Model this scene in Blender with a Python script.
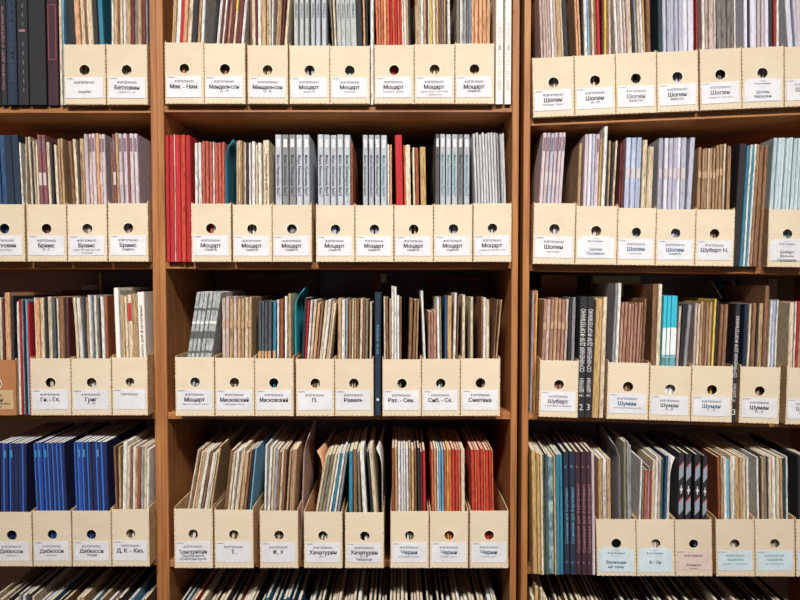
import bpy, bmesh, math, random
from mathutils import Matrix, Vector
for o in list(bpy.data.objects): bpy.data.objects.remove(o)
random.seed(7)
scene = bpy.context.scene
COL = scene.collection
R = math.radians

# ------------------------------------------------------------------ camera
CAM_D, CAM_Z, PITCH, FPX = 1.45, 1.50, 1.82, 597.0
cd = bpy.data.cameras.new('camera'); cam = bpy.data.objects.new('camera', cd); COL.objects.link(cam)
cam.location = (0, -CAM_D, CAM_Z); cam.rotation_euler = (R(90 - PITCH), 0, 0)
cd.sensor_fit = 'HORIZONTAL'; cd.sensor_width = 36.0; cd.lens = 36.0 * FPX / 800.0; cd.clip_start = 0.02
scene.camera = cam
# ------------------------------------------------------------------ world, lights, exposure
w = bpy.data.worlds.new('world'); scene.world = w; w.use_nodes = True
w.node_tree.nodes['Background'].inputs[0].default_value = (0.93, 0.95, 1.0, 1)
w.node_tree.nodes['Background'].inputs[1].default_value = 0.08
def area(name, loc, aim, sx, sy, power, col):
    d = bpy.data.lights.new(name, 'AREA'); d.shape = 'RECTANGLE'; d.size = sx; d.size_y = sy
    d.energy = power; d.color = col
    o = bpy.data.objects.new(name, d); COL.objects.link(o); o.location = loc
    o.rotation_euler = (Vector(aim) - Vector(loc)).to_track_quat('-Z', 'Y').to_euler()
    return o
for sx in (-1, 1):                                         # ceiling light split per shelf half, spread narrowed to keep book sides dark
    area('ceiling_lamp', (sx * 1.15, -4.2, 5.3), (sx * 0.62, 0, 1.5), 0.7, 0.40, 25.5, (1.0, 0.97, 0.92)).data.spread = R(46)
area('window_light', (3.1, -2.6, 1.7), (0.0, 0, 1.5), 0.9, 1.1, 6, (0.95, 0.97, 1.0))
scene.view_settings.view_transform = 'Standard'; scene.view_settings.look = 'None'
scene.view_settings.exposure = -0.27; scene.view_settings.gamma = 1.0
scene.view_settings.use_curve_mapping = False

# ------------------------------------------------------------------ materials
def lin(c):
    return tuple(((v / 255.0) / 12.92 if v / 255.0 <= 0.04045 else ((v / 255.0 + 0.055) / 1.055) ** 2.4) for v in c) + (1.0,)
MATS = {}
def mat(name, c1, c2, scale=(60, 60, 60), rough=0.75, amount=1.0, rnd=0.12, bump=0.0, spec=0.25, dist=0.0, wear=0.0):
    if name in MATS: return MATS[name]
    m = bpy.data.materials.new(name); m.use_nodes = True; nt = m.node_tree; N, L = nt.nodes, nt.links
    b = N['Principled BSDF']; b.inputs['Roughness'].default_value = rough
    b.inputs['Specular IOR Level'].default_value = spec
    tc = N.new('ShaderNodeTexCoord'); mp = N.new('ShaderNodeMapping'); mp.inputs['Scale'].default_value = scale
    oi = N.new('ShaderNodeObjectInfo')
    off = N.new('ShaderNodeVectorMath'); off.operation = 'SCALE'; off.inputs[0].default_value = (31.0, 17.0, 9.0)
    L.new(oi.outputs['Random'], off.inputs['Scale']); L.new(off.outputs[0], mp.inputs['Location'])
    L.new(tc.outputs['Object'], mp.inputs['Vector'])
    nz = N.new('ShaderNodeTexNoise'); nz.inputs['Scale'].default_value = 1.0; nz.inputs['Detail'].default_value = 4.0
    nz.inputs['Roughness'].default_value = 0.6; nz.inputs['Distortion'].default_value = dist
    L.new(mp.outputs[0], nz.inputs['Vector'])
    rp = N.new('ShaderNodeValToRGB'); rp.color_ramp.elements[0].position = 0.5 - 0.22 / max(amount, .01)
    rp.color_ramp.elements[1].position = 0.5 + 0.22 / max(amount, .01)
    if amount < 0.5: rp.color_ramp.elements[0].position = 0.1; rp.color_ramp.elements[1].position = 0.9
    rp.color_ramp.elements[0].color = lin(c1); rp.color_ramp.elements[1].color = lin(c2)
    L.new(nz.outputs['Fac'], rp.inputs['Fac'])
    colour = rp.outputs['Color']
    if wear > 0:                                            # rubbed, dirty flecks and creases
        m2 = N.new('ShaderNodeMapping'); m2.inputs['Scale'].default_value = (700, 700, 55); L.new(off.outputs[0], m2.inputs['Location']); L.new(tc.outputs['Object'], m2.inputs['Vector'])
        n2 = N.new('ShaderNodeTexNoise'); n2.inputs['Scale'].default_value = 1.0; n2.inputs['Detail'].default_value = 3.0; L.new(m2.outputs[0], n2.inputs['Vector'])
        r2 = N.new('ShaderNodeValToRGB'); r2.color_ramp.elements[0].position = .36; r2.color_ramp.elements[1].position = .52
        r2.color_ramp.elements[0].color = (1 - wear, 1 - wear * 1.06, 1 - wear * 1.12, 1); L.new(n2.outputs['Fac'], r2.inputs['Fac'])
        mx = N.new('ShaderNodeMix'); mx.data_type = 'RGBA'; mx.blend_type = 'MULTIPLY'; mx.inputs[0].default_value = 1.0
        L.new(colour, mx.inputs[6]); L.new(r2.outputs['Color'], mx.inputs[7]); colour = mx.outputs[2]
    hs = N.new('ShaderNodeHueSaturation'); mr = N.new('ShaderNodeMapRange')
    mr.inputs['To Min'].default_value = 1 - rnd; mr.inputs['To Max'].default_value = 1 + rnd
    L.new(oi.outputs['Random'], mr.inputs['Value']); L.new(mr.outputs[0], hs.inputs['Value'])
    L.new(colour, hs.inputs['Color']); L.new(hs.outputs['Color'], b.inputs['Base Color'])
    if bump > 0:
        bp = N.new('ShaderNodeBump'); bp.inputs['Strength'].default_value = bump; bp.inputs['Distance'].default_value = 0.002
        L.new(nz.outputs['Fac'], bp.inputs['Height']); L.new(bp.outputs['Normal'], b.inputs['Normal'])
    MATS[name] = m; return m
def plain(name, c, rough=0.7, spec=0.25): return mat(name, c, tuple(v * .93 for v in c), (40, 40, 40), rough, 1, 0.03, 0, spec)

wood_v = mat('wood_vertical', (144, 90, 54), (186, 128, 78), (90, 90, 4), 0.5, 1.2, 0.04, 0.08, 0.3, 0.6)
wood_h = mat('wood_horizontal', (144, 90, 54), (186, 128, 78), (4, 90, 90), 0.5, 1.2, 0.04, 0.08, 0.3, 0.6)
back_m = mat('back_board', (150, 143, 145), (160, 152, 153), (6, 20, 60), 0.7, 0.8, 0.02)
board_m = mat('cardboard', (216, 198, 171), (224, 207, 183), (14, 14, 30), 0.8, 0.9, 0.035, 0.05)
board_e = mat('cardboard_edge', (214, 190, 150), (178, 132, 88), (30, 30, 30), 0.85, 1.0, 0.05)
board_b = mat('brown_cardboard', (170, 112, 74), (182, 124, 84), (14, 14, 30), 0.8, 0.9, 0.03)
stitch_m = plain('stitch_tan', (196, 160, 120))
rim_m = plain('rim_cream', (240, 226, 202))
label_m = plain('label_white', (230, 228, 231), 0.6)
label_k = plain('label_kraft', (205, 170, 130), 0.7)
label_c = plain('label_cyan', (214, 228, 234), 0.6)
label_p = plain('label_pinkish', (224, 204, 192), 0.6)
ink = plain('ink_black', (38, 36, 40)); ink_b = plain('ink_blue', (40, 90, 130)); ink_g = plain('ink_faded', (120, 124, 132))
ink_t = plain('ink_teal', (70, 150, 165)); ink_w = plain('ink_white', (215, 214, 212)); ink_p = plain('ink_pink', (164, 118, 122))
ink_lb = plain('ink_lightblue', (110, 160, 190)); ink_s = plain('ink_slate', (70, 84, 98)); ink_e = plain('ink_emboss', (214, 208, 200))
ink_n = plain('ink_brown', (130, 90, 60)); ink_db = plain('ink_dull_blue', (66, 80, 114))
pages_m = mat('page_block', (232, 222, 200), (206, 190, 162), (900, 30, 12), 0.85, 1.1, 0.06)
pages_w = mat('page_block_white', (236, 234, 230), (214, 210, 204), (900, 30, 12), 0.85, 1.1, 0.04)

S = (620, 620, 6)      # streaks running up a spine
SP = {  # code: (colour word, c1, c2, texture scale, amount, random, roughness)
 'cr': ('cream', (240, 230, 208), (196, 168, 132), S, 1.0, .10), 'tn': ('tan', (214, 184, 144), (166, 128, 92), S, 1.0, .12),
 'wh': ('white', (246, 244, 240), (214, 206, 198), S, 1.0, .05), 'ww': ('off-white', (240, 237, 230), (226, 220, 210), S, .6, .03),
 'gr': ('grey', (176, 176, 180), (128, 126, 130), S, 1.0, .12), 'gn': ('olive grey', (156, 148, 128), (112, 102, 84), S, 1.0, .10),
 'br': ('brown', (168, 124, 92), (112, 78, 58), S, 1.0, .14), 'dk': ('charcoal', (62, 58, 60), (50, 48, 52), S, .7, .10),
 'rd': ('red', (204, 56, 58), (168, 36, 44), S, .8, .10), 'or': ('orange', (236, 128, 84), (206, 92, 60), S, .8, .08),
 'ro': ('orange red', (214, 84, 62), (184, 60, 48), S, .8, .08), 'yl': ('yellow', (238, 212, 110), (222, 186, 84), S, .8, .05),
 'sm': ('salmon tan', (236, 186, 146), (206, 148, 108), S, 1.0, .08), 'mr': ('maroon', (128, 66, 62), (92, 46, 48), S, 1.0, .12),
 'lb': ('light blue', (146, 196, 224), (92, 148, 184), S, .9, .08), 'tl': ('teal', (72, 146, 170), (40, 106, 136), S, .9, .08),
 'nv': ('navy', (50, 64, 84), (40, 48, 62), S, .9, .10), 'bl': ('blue', (66, 100, 142), (46, 72, 108), S, .9, .10),
 'bk': ('black', (52, 50, 54), (42, 41, 45), S, .6, .06), 'pk': ('pinkish beige', (226, 206, 198), (182, 152, 144), S, 1.0, .08),
 'pb': ('pinkish brown', (200, 156, 134), (146, 100, 82), S, 1.0, .10), 'lv': ('lavender', (210, 209, 221), (150, 151, 174), S, .9, .10),
 'lw': ('pale lilac', (236, 234, 242), (206, 202, 218), S, .9, .05), 'mv': ('mauve', (150, 96, 98), (116, 72, 78), S, .9, .08),
 'ml': ('pale mauve', (230, 216, 220), (180, 158, 168), S, .9, .10), 'g1': ('silver grey', (200, 204, 210), (168, 174, 182), S, .7, .06),
 'g2': ('dull grey', (150, 150, 150), (122, 120, 120), S, .7, .06), 'g3': ('dark grey', (116, 112, 112), (92, 88, 90), S, .7, .06),
 'gg': ('greenish grey', (204, 208, 206), (168, 172, 170), S, .7, .06), 'gt': ('taupe grey', (146, 136, 130), (112, 104, 100), S, 1.0, .08),
 'kb': ('kraft brown', (196, 160, 124), (148, 114, 86), S, 1.1, .08), 'pt': ('pale teal', (222, 232, 234), (150, 182, 190), S, .9, .08),
 'cy': ('turquoise', (74, 196, 214), (52, 176, 200), S, .6, .03), 'ty': ('tan yellow', (222, 186, 128), (186, 148, 98), S, 1.0, .06),
 'bu': ('bright blue', (54, 86, 172), (42, 62, 136), S, .7, .08), 'db': ('deep blue', (44, 54, 104), (38, 42, 74), S, .7, .08),
 'dt': ('dark teal', (54, 78, 88), (44, 60, 68), S, .7, .06), 'rb': ('red brown', (176, 104, 68), (140, 74, 50), S, .9, .06),
 'rk': ('red kraft', (206, 116, 92), (176, 78, 68), S, .9, .06), 'bw': ('blue white', (220, 225, 238), (132, 148, 188), S, 1.0, .06),
 'mt': ('mottled teal', (172, 196, 192), (74, 118, 128), (60, 60, 40), 1.3, .05), 'bs': ('black-and-white', (236, 236, 236), (160, 158, 160), S, .8, .05),
 'gd': ('dark slate', (98, 104, 110), (70, 76, 84), S, .9, .08), 'dg': ('olive green', (84, 112, 92), (56, 80, 70), S, .9, .05),
 'mk': ('dark maroon', (74, 48, 56), (58, 40, 48), S, .6, .05), 'n2': ('dark navy', (48, 58, 76), (40, 46, 60), S, .6, .05),
 'gw': ('banded grey', (204, 206, 204), (128, 132, 132), (500, 500, 70), 1.2, .06),
}
def spm(code):
    a = SP[code]; return mat('spine_' + a[0].replace(' ', '_').replace('-', '_'), a[1], a[2], a[3], 0.75, a[4] * 1.3, a[5] * 1.3, 0.15, wear=0.0 if code in ('ww', 'bk', 'n2', 'mk', 'cy') else (.3 if code in KIND or code in ('rd', 'dk', 'lb', 'tl', 'bs') else .55))

# ------------------------------------------------------------------ helpers
def link(name, me, m=None, parent=None, local=None):
    o = bpy.data.objects.new(name, me); COL.objects.link(o)
    if m is not None and len(me.materials) == 0: me.materials.append(m)
    if parent is not None: o.parent = parent
    if local is not None: o.matrix_local = local
    return o
def empty(name, mw):
    o = bpy.data.objects.new(name, None); COL.objects.link(o); o.empty_display_size = 0.02; o.matrix_world = mw; return o
def tag(o, label, cat, group=None):
    o['label'] = label; o['category'] = cat
    if group: o['group'] = group
    return o
class MB:
    def __init__(s): s.v = []; s.f = []; s.mi = []
    def box(s, x0, x1, y0, y1, z0, z1, mi=0):
        n = len(s.v)
        s.v += [(x0, y0, z0), (x1, y0, z0), (x1, y1, z0), (x0, y1, z0), (x0, y0, z1), (x1, y0, z1), (x1, y1, z1), (x0, y1, z1)]
        s.f += [tuple(n + i for i in q) for q in ((0, 3, 2, 1), (4, 5, 6, 7), (0, 1, 5, 4), (1, 2, 6, 5), (2, 3, 7, 6), (3, 0, 4, 7))]
        s.mi += [mi] * 6; return s
    def prism(s, poly, zs, fx=lambda x, y, z: (x, y, z), mi=0):
        n = len(s.v); k = len(poly)
        for z in zs:
            for (x, y) in poly: s.v.append(fx(x, y, z))
        for a in range(len(zs) - 1):
            for i in range(k):
                j = (i + 1) % k; s.f.append((n + a * k + i, n + a * k + j, n + (a + 1) * k + j, n + (a + 1) * k + i)); s.mi.append(mi)
        s.f.append(tuple(n + i for i in reversed(range(k)))); s.mi.append(mi)
        t = n + (len(zs) - 1) * k; s.f.append(tuple(t + i for i in range(k))); s.mi.append(mi)
        return s
    def mesh(s, name, mats, bevel=0):
        me = bpy.data.meshes.new(name); me.from_pydata(s.v, [], s.f)
        for m in mats: me.materials.append(m)
        if len(mats) > 1: me.polygons.foreach_set('material_index', s.mi)
        if bevel:
            bm = bmesh.new(); bm.from_mesh(me)
            bmesh.ops.bevel(bm, geom=bm.edges[:] , offset=bevel, segments=1, affect='EDGES', clamp_overlap=True)
            bm.to_mesh(me); bm.free()
        me.update(); return me
TXT = {}
def glyphs(s, bold=0.0):
    k = (s, bold)
    if k not in TXT:
        c = bpy.data.curves.new('text', 'FONT'); c.body = s; c.resolution_u = 2; c.offset = bold
        o = bpy.data.objects.new('text', c); me = bpy.data.meshes.new_from_object(o)
        v = [(p.co.x, p.co.y) for p in me.vertices]; f = [tuple(p.vertices) for p in me.polygons]
        bpy.data.objects.remove(o); bpy.data.curves.remove(c); bpy.data.meshes.remove(me)
        if not v: v = [(0, 0)]
        TXT[k] = (v, f, min(p[0] for p in v), max(p[0] for p in v))
    return TXT[k]
def text_lines(lines):
    """lines: (string, cx, baseline, cap_height, max_width, bold) in a flat x-z plane facing -y"""
    V, F = [], []
    for (s, cx, bz, h, mw, bold) in lines:
        v, f, a, b = glyphs(s, min(bold, .02)); k = h / 0.70; wd = max(b - a, 1e-4) * k
        kx = k * min(1.0, mw / wd)
        for j in ((-.5, .5) if bold > .03 else (0,)):
            n = len(V); V += [(cx + (x - (a + b) / 2 + j * .035) * kx, -.00002 * j, bz + y * k) for (x, y) in v]
            F += [tuple(n + i for i in q) for q in f]
    me = bpy.data.meshes.new('lettering'); me.from_pydata(V, [], F); me.update(); return me
def spine_text(s, h, length, up=True, bold=0.012):
    v, f, a, b = glyphs(s, bold); k = h / 0.70; kx = length / max(b - a, 1e-4)
    V = []
    for (x, y) in v:
        xx, yy = (x - (a + b) / 2) * kx, (y - 0.33) * k
        V.append((-yy, 0.0, xx) if up else (yy, 0.0, -xx))
    me = bpy.data.meshes.new('lettering'); me.from_pydata(V, [], [tuple(q) for q in f]); me.update(); return me

# ------------------------------------------------------------------ pixel -> place
CAMM = Matrix.Translation((0, -CAM_D, CAM_Z)) @ Matrix.Rotation(R(90 - PITCH), 4, 'X')
CP = CAMM.translation.copy()
def ray(px, py): return CAMM.to_3x3() @ Vector(((px - 400) / FPX, -(py - 300) / FPX, -1.0))
def onplane(inv, px, py, v):
    """u, w where the ray through a pixel meets the plane at depth v of the frame whose inverse matrix is inv"""
    c = inv @ CP; d = inv.to_3x3() @ ray(px, py); t = (v - c.y) / d.y; p = c + d * t
    return p.x, p.z
HOR = 300 - FPX * math.tan(R(PITCH))
I4 = Matrix.Identity(4)
px0 = onplane(I4, 522.8, HOR, 0)[0]
BAYM = {'left': I4, 'middle': I4, 'right': Matrix.Translation((px0, 0, 0)) @ Matrix.Rotation(R(-3.9), 4, 'Z')}
def uof(bay, px): return onplane(BAYM[bay].inverted(), px, HOR, 0)[0]
INNER = {'middle': (uof('middle', 165.7), uof('middle', 511.5))}
wd = INNER['middle'][1] - INNER['middle'][0]
r_ = uof('left', 152.7); INNER['left'] = (r_ - wd, r_)
l_ = uof('right', 529.3); INNER['right'] = (l_, l_ + wd)
TH, DEPTH, SH = 0.0157, 0.40, 0.0165
OVERS = {0: 0, 1: -.012, 2: -.020, 3: -.035, 4: -.037, 5: 0, 6: 0}   # box fronts stand this far in front of the shelf edge
class Row:
    def __init__(s, bay, p1=None, p2=None, z=None, n=0):
        OVER = s.over = OVERS[n]
        s.bay = bay; B = BAYM[bay]; inv = B.inverted()
        if z is None:
            a = onplane(inv, p1[0], p1[1], OVER); b = onplane(inv, p2[0], p2[1], OVER)
            s.tilt = math.atan2(b[1] - a[1], b[0] - a[0]); z0 = a[1] - a[0] * math.tan(s.tilt)
        else: s.tilt = 0; z0 = z
        s.z0 = z0
        s.m = B @ Matrix.Translation((0, 0, z0)) @ Matrix.Rotation(-s.tilt, 4, 'Y'); s.inv = s.m.inverted()
    def p(s, px, py, v): return onplane(s.inv, px, py, v)
    def at(s, u, v, w_): return s.m @ Matrix.Translation((u, v, w_))
ROWS = {}
for i, y in enumerate((104.5, 261.5, 415.3, 566.3)): ROWS['left', i + 1] = Row('left', (0, y), (150, y), n=i + 1)
for i, y in enumerate((103.7, 261.8, 416.0, 568.0)): ROWS['middle', i + 1] = Row('middle', (170, y), (500, y), n=i + 1)
for i, (a, b) in enumerate(((117.5, 106.3), (263.8, 267.2), (416.5, 424.6), (575.5, 576.5))):
    ROWS['right', i + 1] = Row('right', (535, a), (800, b), n=i + 1)
for bay in ('left', 'middle', 'right'):
    ROWS[bay, 5] = Row(bay, z=ROWS[bay, 4].z0 - 0.385)
    ROWS[bay, 6] = Row(bay, z=0.085); ROWS[bay, 0] = Row(bay, z=2.345)

# ------------------------------------------------------------------ room
def structure(name, mb, m):
    o = link(name, mb.mesh(name, [m])); o['kind'] = 'structure'; return o
structure('floor', MB().box(-3.2, 3.2, -6.0, 0.62, -0.05, 0), mat('floor_wood', (84, 62, 48), (100, 76, 58), (3, 40, 40), .5))
structure('wall_back', MB().box(-3.2, 3.2, 0.55, 0.62, 0, 5.9), plain('wall_paint', (170, 164, 156)))
structure('ceiling', MB().box(-3.2, 3.2, -6.0, 0.62, 5.9, 5.95), plain('ceiling_paint', (225, 222, 216)))

# ------------------------------------------------------------------ bookcases
TOPZ = 2.345
CASE_LABEL = {'left': 'reddish wood bookcase at the left edge with dark volumes on its top row',
              'middle': 'wide wooden bookcase in the middle between the two other bookcases',
              'right': 'wooden bookcase at the right, turned slightly towards the viewer'}
for bay in ('left', 'middle', 'right'):
    B = BAYM[bay]; u0, u1 = INNER[bay]
    root = empty('bookcase', B @ Matrix.Translation(((u0 + u1) / 2, 0, 0))); tag(root, CASE_LABEL[bay], 'bookcase', 'bookcases')
    off = Matrix.Translation((-(u0 + u1) / 2, 0, 0))
    for (a, b) in ((u0 - TH, u0), (u1, u1 + TH)):
        link('upright', MB().box(a, b, 0, DEPTH, 0, TOPZ + 0.02).mesh('upright', [wood_v], 0.0012), None, root, off)
    link('back_panel', MB().box(u0, u1, DEPTH - 0.008, DEPTH, 0.06, TOPZ).mesh('back_panel', [back_m]), None, root, off)
    for i in range(0, 7):
        rw = ROWS[bay, i]
        loc = off @ B.inverted() @ rw.m
        link('shelf', MB().box(u0 + .0004, u1 - .0004, 0.002, DEPTH - 0.009, -SH, -0.0003).mesh('shelf', [wood_h], 0.001), None, root, loc)
    link('plinth', MB().box(u0, u1, 0.02, 0.036, 0, 0.066).mesh('plinth', [wood_h]), None, root, off)

# ------------------------------------------------------------------ boxes
ORD = ['first', 'second', 'third', 'fourth', 'fifth', 'sixth', 'seventh', 'eighth', 'ninth', 'tenth', 'eleventh', 'twelfth', 'thirteenth',
       'fourteenth', 'fifteenth', 'sixteenth', 'seventeenth', 'eighteenth', 'nineteenth', 'twentieth'] + ['%dth' % k for k in range(21, 90)]
ROWN = {1: 'top row', 2: 'second row', 3: 'third row', 4: 'fourth row', 5: 'bottom row'}
BT = 0.0022
def holed_panel(W, H, T, cx, cz, r):
    angs = sorted([k * 2 * math.pi / 24 for k in range(24)] + [math.atan2(z - cz, x - cx) % (2 * math.pi) for x in (0, W) for z in (0, H)])
    V, F = [], []; n = len(angs)
    for y in (0, T):
        for a in angs: V.append((cx + r * math.cos(a), y, cz + r * math.sin(a)))
        for a in angs:
            c, s = math.cos(a), math.sin(a)
            t = min(((W - cx) / c if c > 1e-9 else (-cx / c if c < -1e-9 else 1e9)), ((H - cz) / s if s > 1e-9 else (-cz / s if s < -1e-9 else 1e9)))
            V.append((cx + t * c, y, cz + t * s))
    for i in range(n):
        j = (i + 1) % n
        F += [(i, n + i, n + j, j), (2 * n + i, 2 * n + j, 3 * n + j, 3 * n + i), (i, j, 2 * n + j, 2 * n + i), (n + i, 3 * n + i, 3 * n + j, n + j)]
    me = bpy.data.meshes.new('front_panel'); me.from_pydata(V, [], F)
    bm = bmesh.new(); bm.from_mesh(me); bmesh.ops.remove_doubles(bm, verts=bm.verts[:], dist=1e-6); bmesh.ops.recalc_face_normals(bm, faces=bm.faces[:]); bm.to_mesh(me); bm.free()
    return me
def make_box(bay, row, x0, x1, ytop, ybot, k, text, style):
    rw = ROWS[bay, row]; xm = (x0 + x1) / 2; OVER = rw.over
    ua = max(rw.p(x0, ybot, OVER)[0], INNER[bay][0] + .0008 + abs(rw.tilt) * .16); ub = min(rw.p(x1, ybot, OVER)[0], INNER[bay][1] - .0008 - abs(rw.tilt) * .16)
    H = rw.p(xm, ytop, OVER)[1]; W = ub - ua - 0.0006; D = 0.255
    front = board_b if style == 'brown' else board_m
    root = empty('magazine_file', rw.at(ua + .0003, OVER, 0))
    desc = {'brown': 'darker brown cardboard magazine file', 'cyan': 'tan cardboard magazine file with a pale blue label',
            'pink': 'tan cardboard magazine file with a pinkish label', 'double': 'tan cardboard magazine file with overlapping pale labels',
            'slip': 'cream magazine file with a slip over its label', 'faint': 'cream cardboard magazine file with faded print'}.get(style, 'cream cardboard magazine file')
    tag(root, '%s, %s box, %s, %s bookcase' % (desc, ORD[k], ROWN[row], bay), 'magazine file', 'magazine files on the shelves')
    hr = W * 0.125; hx = W * 0.5 + random.uniform(-.001, .001); hz = H * 0.575
    link('front_panel', holed_panel(W, H, BT, hx, hz, hr), front, root)
    sh = H + random.uniform(0.002, 0.006)
    for a in (0, W - BT):
        mb = MB(); mb.prism([(a, BT), (a + BT, BT), (a + BT, D), (a, D)], [0, sh]); link('side_panel', mb.mesh('side_panel', [board_e]), None, root)
    link('bottom_panel', MB().box(BT, W - BT, BT, D - BT, 0.0, BT).mesh('bottom_panel', [board_e]), None, root)
    link('rear_panel', MB().box(BT, W - BT, D - BT, D, 0, sh + 0.05).mesh('rear_panel', [board_e]), None, root)
    # pale ring worn round the finger hole
    V, F = [], []
    for i in range(24):
        a = i * math.pi / 12
        for r in (hr * 1.005, hr * 1.19): V.append((hx + r * math.cos(a), -0.00035, hz + r * math.sin(a)))
    for i in range(24):
        j = (i + 1) % 24; F.append((2 * i, 2 * j, 2 * j + 1, 2 * i + 1))
    me = bpy.data.meshes.new('hole_rim'); me.from_pydata(V, [], F); link('hole_rim', me, rim_m, root)
    # interlocked stitches along the folded edges
    mb = MB(); z = 0.004
    while z < H - 0.006:
        for xx in [q for q in (0.0004, W - 0.0018) if random.random() < .8]: mb.box(xx, xx + 0.0014, -0.0004, 0.0004, z, z + 0.0042)
        z += 0.0088
    x = 0.006
    while x < W - 0.01:
        mb.box(x, x + 0.005, -0.0004, 0.0004, 0.0005, 0.0020); x += 0.011
    st = link('stitching', mb.mesh('stitching', [stitch_m]), None, root); st['kind'] = 'stuff'
    # label card
    lx0, lx1, lz0, lz1 = W * .045, W * .935, H * .105, H * .455
    if style == 'double': lz0, lz1 = H * .07, H * .47
    LW, LH = lx1 - lx0, lz1 - lz0
    lm = {'brown': label_k, 'cyan': label_c, 'pink': label_p, 'double': label_c}.get(style, label_m)
    lab = link('label', MB().box(-LW / 2, LW / 2, -0.0005, 0, 0, LH).mesh('label', [lm]), None, root,
               Matrix.Translation(((lx0 + lx1) / 2 + random.uniform(-.0006, .0006), -0.0004, lz0)) @ Matrix.Rotation(R(random.uniform(-.8, .8)), 4, 'Y'))
    if style in ('double', 'slip'):
        link('slip', MB().box(-LW * .40, LW * .36, -0.0009, -0.0005, LH * .03 , LH * 1.08).mesh('slip', [lm]), None, lab)
    head, name, subs, col = text
    L = []
    if style not in ('double', 'slip'):
        L.append(('М ИНВ. 2', -LW * .37, LH * .90, LH * .055, LW * .24, 0.02))
        if head: L.append((head, 0.0, LH * .69, LH * .10, LW * .54, 0.02))
        if name and style in ('cyan', 'pink'): L.append((name, 0.0, LH * (.5 if style == 'cyan' else .22), LH * .11, LW * .6, 0.02))
        elif name: L.append((name, 0.0, LH * .41, LH * .19, LW * .82, 0.04))
        zz = LH * (.245 if style == '' or style not in ('cyan', 'pink') else .3 if style == 'cyan' else .06)
        for s in subs:
            big = len(s) < 7 or s[0].isupper() and len(subs) > 1
            h = LH * (.125 if big else .085)
            L.append((s, 0.0, zz, h, LW * .78, 0.018 if big else 0.0)); zz -= LH * .15
    else:
        L.append(('М ИНВ. 2', 0, LH * .94, LH * .05, LW * .3, 0.0)); L.append(('Фортепиано', 0, LH * .80, LH * .09, LW * .5, 0.01))
        L.append(('---------------------', 0, LH * .68, LH * .06, LW * .6, 0.0))
        zz = LH * .38
        for s in [name] + subs: L.append((s, 0.0, zz, LH * .13, LW * .56, 0.02)); zz -= LH * .2
    te = text_lines(L); te.materials.append({'k': ink, 'b': ink_b, 'g': ink_g, 't': ink_t, 's': ink_s}[col])
    link('lettering', te, None, lab, Matrix.Translation((0, -0.0011 if style in ('double', 'slip') else -0.0007, 0)))
    return (ua + BT + .0008, ub - BT - .0012)
FP = 'ФОРТЕПИАНО'
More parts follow.
